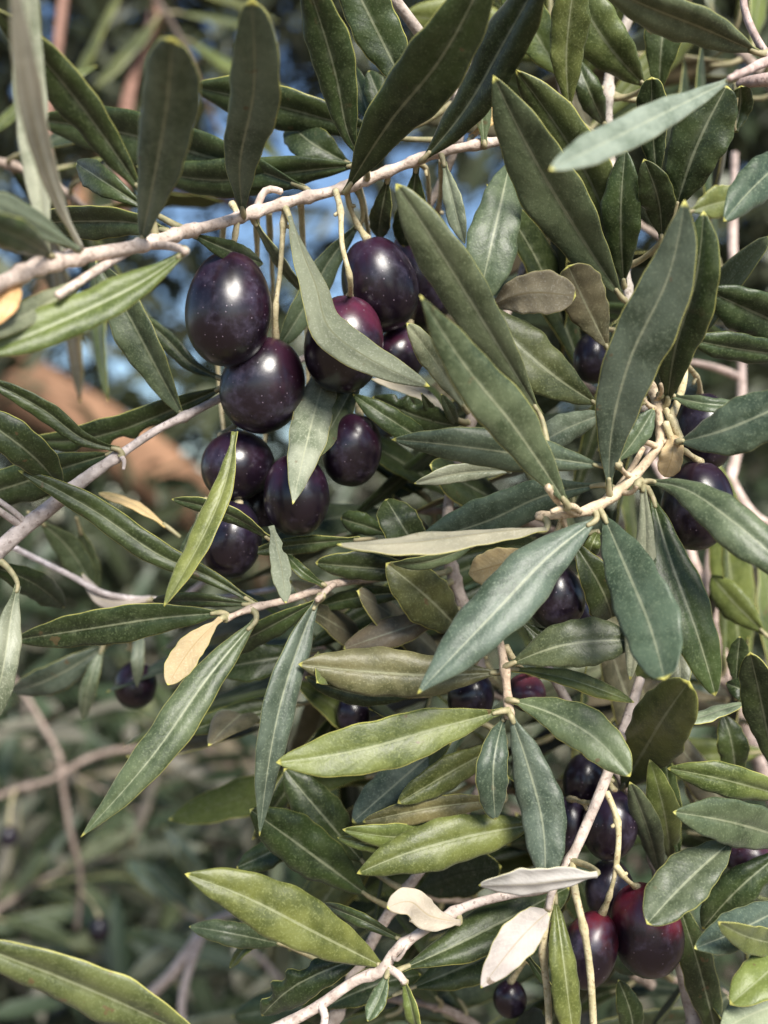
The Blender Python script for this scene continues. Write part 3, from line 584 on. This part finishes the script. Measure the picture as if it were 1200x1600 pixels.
# ------------------------------------------------------------------ trees behind
def foliage_mesh(sprigs, leaf_mm, seed, k=14, fat=(.11, .17)):
    rs = np.random.default_rng(seed); m = len(sprigs)
    C = np.repeat(np.array([s[0] for s in sprigs]), k, 0); Dv = np.repeat(np.array([s[1] for s in sprigs]), k, 0); L = np.repeat(np.array([s[2] for s in sprigs]), k)[:, None]
    n = m*k; base = C+Dv*L*rs.uniform(0, 1, (n, 1)); ld = Dv*rs.uniform(.2, .9, (n, 1))+rs.normal(0, .62, (n, 3)); ld /= np.linalg.norm(ld, axis=1)[:, None]
    ln = rs.uniform(*leaf_mm, (n, 1))*0.001; nn = rs.normal(0, .8, (n, 3))+[0, -.1, .8]
    s = np.cross(ld, nn); s /= np.linalg.norm(s, axis=1)[:, None]; up = np.cross(s, ld); w = ln*rs.uniform(*fat, (n, 1))*.8; u = up*w*.4
    ms = base+ld*ln*.3; mt = base+ld*ln*.72; tip = base+ld*ln-up*ln*.08
    V = np.stack([base, ms+s*w+u, ms, ms-s*w+u, mt+s*w+u, mt, mt-s*w+u, tip], 1).reshape(-1, 3)
    T = [(0, 2, 1), (0, 3, 2), (1, 2, 5, 4), (2, 3, 6, 5), (4, 5, 7), (5, 6, 7)]
    F = [tuple(o+a for a in q) for o in range(0, 8*n, 8) for q in T]
    return V, F
def crown_mat(name, a, b, c):
    m, nt, bs = newmat(name); g = G(nt); ge = g.n('ShaderNodeNewGeometry'); rp = g.n('ShaderNodeValToRGB')
    e = rp.color_ramp.elements; e[0].position = 0; e[0].color = rgb(*a); e[1].position = .6; e[1].color = rgb(*b); x = e.new(1.0); x.color = rgb(*c)
    g.l(ge.outputs['Random Per Island'], rp.inputs[0]); g.l(rp.outputs[0], bs.inputs['Base Color']); bs.inputs['Roughness'].default_value = .45; return m
M_CROWN = crown_mat('far_olive_foliage', (.03, .042, .018), (.06, .07, .035), (.13, .14, .09))
M_SHRUB = crown_mat('shrub_foliage', (.026, .044, .02), (.062, .085, .046), (.18, .165, .125))
M_BARK = plain('warm_brown_bark', (.22, .12, .07), (.42, .235, .14), 30, .85, .8, .004)
M_DUN = plain('dun_twig_bark', (.2, .16, .13), (.36, .3, .25), 90, .85, .6, .002)
def sprig_cloud(n, centre, size, seed, gaps=(), L=(.1, .2), lump=0.6):
    rs = np.random.default_rng(seed); out = []; K = rs.uniform(-1, 1, (60, 3))
    gc = np.array([g[:3] for g in gaps]) if len(gaps) else None; gr = np.array([g[3] for g in gaps]) if len(gaps) else None
    while len(out) < n:
        k = K[rs.integers(60)]+rs.normal(0, .17, 3) if rs.random() < lump else rs.uniform(-1, 1, 3)
        c = np.array(centre)+k*np.array(size); d = rs.normal(0, 1, 3); d[2] -= .3; d = unit(d); l = rs.uniform(*L)
        if c[1] < 0.36: continue
        if gc is not None and any((np.linalg.norm(gc-c-d*l*f, axis=1) < gr).any() for f in (0, .5, 1)): continue
        out.append((c, d, l))
    return out
def part(name, V, F, mats, par): return child(name, V, F, mats, par, np.array(par.location))
def limb(par, pts, rad, name='limb', mat=None, seed=0):
    v, f, _ = tube(pts, rad, n=60, sides=18, seed=seed, rough=.07); return part(name, v, f, [mat or M_BARK], par)
def W(x, y, d):                                                  # a place d metres away, seen at photo x, y
    return CAM+np.array([(x-600)*S*d/D, d, (800-y)*S*d/D])
t = empty('olive_tree', (-0.95, 1.55, 0), 'olive tree behind the branches, its orange brown limb slanting at the left', 'olive tree'); WORLD[t.name] = np.array(t.location)
limb(t, [(-1.0, 1.55, -.05), (-.97, 1.53, .5), (-1.0, 1.5, 1.1), W(-330, 470, 1.45)+[0, 0, .0], W(-250, 380, 1.4), W(-200, 100, 1.5), W(-100, -400, 1.6)], mm(150, 110, 95, 85, 70, 60, 45), 'trunk')
limb(t, [W(-280, 470, 1.42), W(-60, 560, 1.2), W(70, 625, 1.15), W(190, 700, 1.15), W(300, 790, 1.2), W(420, 930, 1.35), W(520, 1180, 1.5)], mm(60, 40, 34, 32, 30, 22, 12), 'limb', seed=2)
limb(t, [W(-100, 800, 1.3), W(10, 660, 1.25), W(40, 560, 1.25), W(100, 380, 1.3), W(200, 150, 1.4), W(300, -100, 1.5)], mm(14, 13, 12, 10, 8), 'limb', seed=3)
limb(t, [W(-220, 160, 1.5), W(100, 200, 1.6), W(300, 300, 1.7), W(500, 330, 1.8)], mm(30, 22, 14, 8), 'limb', seed=4)
gp = [(*W(690, 320, 1.6), .1), (*W(690, 320, 2.1), .13), (*W(290, 560, 1.6), .14), (*W(320, 620, 2.1), .17), (*W(600, 710, 1.6), .17), (*W(600, 700, 2.2), .2), (*W(740, 240, 1.4), .15), (*W(740, 240, 1.75), .2), (*W(740, 240, 2.15), .26), (*W(440, 225, 1.4), .11), (*W(440, 225, 1.75), .15), (*W(440, 225, 2.15), .19), (*W(460, 400, 1.6), .16), (*W(250, 500, 1.3), .1), (*W(250, 470, 1.8), .14),
      (*W(460, 420, 2.4), .13), (*W(130, 640, 1.5), .05), (*W(620, 80, 1.9), .08), (*W(560, 90, 1.3), .06), (*W(300, 560, 1.1), .07), (*W(600, 710, 1.1), .06)]
rg = np.random.default_rng(5); gp = [(*q[:3], q[3]*.62) for q in gp]+[(*(np.array(q[:3])+rg.normal(0, 1, 3)*q[3]*[.62, .3, .62]), q[3]*rg.uniform(.38, .62)) for q in gp for _ in range(4)]
V, F = foliage_mesh(sprig_cloud(6500, (0.05, 1.75, 2.15), (1.7, .65, 1.0), 3, gp)+sprig_cloud(26, (-.3, .98, 1.66), (.34, .1, .17), 8, gp, (.06, .12))+sprig_cloud(1000, (0, 1.0, 3.0), (2.0, .9, .5), 13), (42, 72), 4); part('crown_with_added_canopy', V, F, [M_CROWN], t)  # last cloud: unseen overhead foliage, added to shade the background
def shrub(label, centre, size, n, seed, base):
    s = empty('olive_shrub', base, label, 'shrub', 'low shrubs behind the branches'); WORLD[s.name] = np.array(base, float)
    sp = sprig_cloud(n, centre, size, seed, (), (.07, .14)); V, F = foliage_mesh(sp, (22, 46), seed+1); part('foliage', V, F, [M_SHRUB], s)
    rs = np.random.default_rng(seed); P0 = np.array(base, float); ps = []
    for k in range(60):
        e = np.array(centre)+rs.uniform(-.9, .9, 3)*np.array(size); m = (P0+e)/2+rs.normal(0, .06, 3)
        v, f, _ = tube([P0+rs.normal(0, .04, 3)*[1, 1, 0], m, e], mm(7, 4, 1.6), n=26, sides=7, seed=k); ps.append((v, f))
    V, F = join(ps); part('twigs', V, F, [M_DUN], s)
shrub('loose brownish green shrub low behind the left side', (-.3, .85, 1.13), (.42, .4, .39), 1500, 21, (-.36, 1.0, 0))
shrub('dense dark shrub low behind the right side', (.42, 1.0, 1.15), (.42, .35, .48), 520, 31, (.42, 1.05, 0))
# ------------------------------------------------------------------ ground
n = 60; xs = np.concatenate([-np.geomspace(300, .3, n//2), np.geomspace(.3, 300, n//2)]); V, F = [], []
for y in xs:
    for x in xs: V.append((x, y+2, 0.03*math.sin(x*1.7)*math.cos(y*1.3) if abs(x)+abs(y) < 30 else 0))
for i in range(n-1):
    for j in range(n-1): F.append((i*n+j, i*n+j+1, (i+1)*n+j+1, (i+1)*n+j))
M_GR = plain('dry_earth_and_grass', (.11, .075, .05), (.24, .17, .115), 9, .9, .8, .02)
o = meshobj('ground', V, F, [M_GR]); o['kind'] = 'structure'
# ------------------------------------------------------------------ camera, sky, sun
cd = bpy.data.cameras.new('camera'); cam = bpy.data.objects.new('camera', cd); COL.objects.link(cam); SC.camera = cam
cam.location = CAM; cam.rotation_euler = (R(90), 0, 0); cd.sensor_fit = 'VERTICAL'; cd.sensor_height = 36; cd.lens = 36*D/0.19
cd.clip_start = 0.01; cd.clip_end = 2000; cd.dof.use_dof = True; cd.dof.focus_distance = D-0.008; cd.dof.aperture_fstop = cd.lens/3.5
EL, AZ = R(38), R(158)                                           # the sun: behind the camera, a little to the right
w = bpy.data.worlds.new('World'); SC.world = w; w.use_nodes = True; nt = w.node_tree; bg = nt.nodes['Background']
sk = nt.nodes.new('ShaderNodeTexSky'); sk.sky_type = 'NISHITA'; sk.sun_disc = False; sk.sun_elevation = EL; sk.sun_rotation = AZ; sk.air_density = 1.0; sk.dust_density = .2; sk.ozone_density = 3.2
nt.links.new(sk.outputs[0], bg.inputs[0]); bg.inputs[1].default_value = 0.088
ld = bpy.data.lights.new('sun', 'SUN'); sun = bpy.data.objects.new('sun', ld); COL.objects.link(sun); ld.energy = 4.3; ld.angle = R(26); ld.color = (1, .95, .86)
sd = Vector((math.sin(AZ)*math.cos(EL), math.cos(AZ)*math.cos(EL), math.sin(EL)))
sun.rotation_euler = sd.to_track_quat('Z', 'Y').to_euler(); sun.location = (0, -2, 4)
SC.view_settings.view_transform = 'Standard'; SC.view_settings.look = 'None'; SC.view_settings.exposure = 0.85; SC.view_settings.gamma = 1
SC.render.engine = 'CYCLES'; SC.cycles.max_bounces = 6; SC.cycles.use_denoising = True
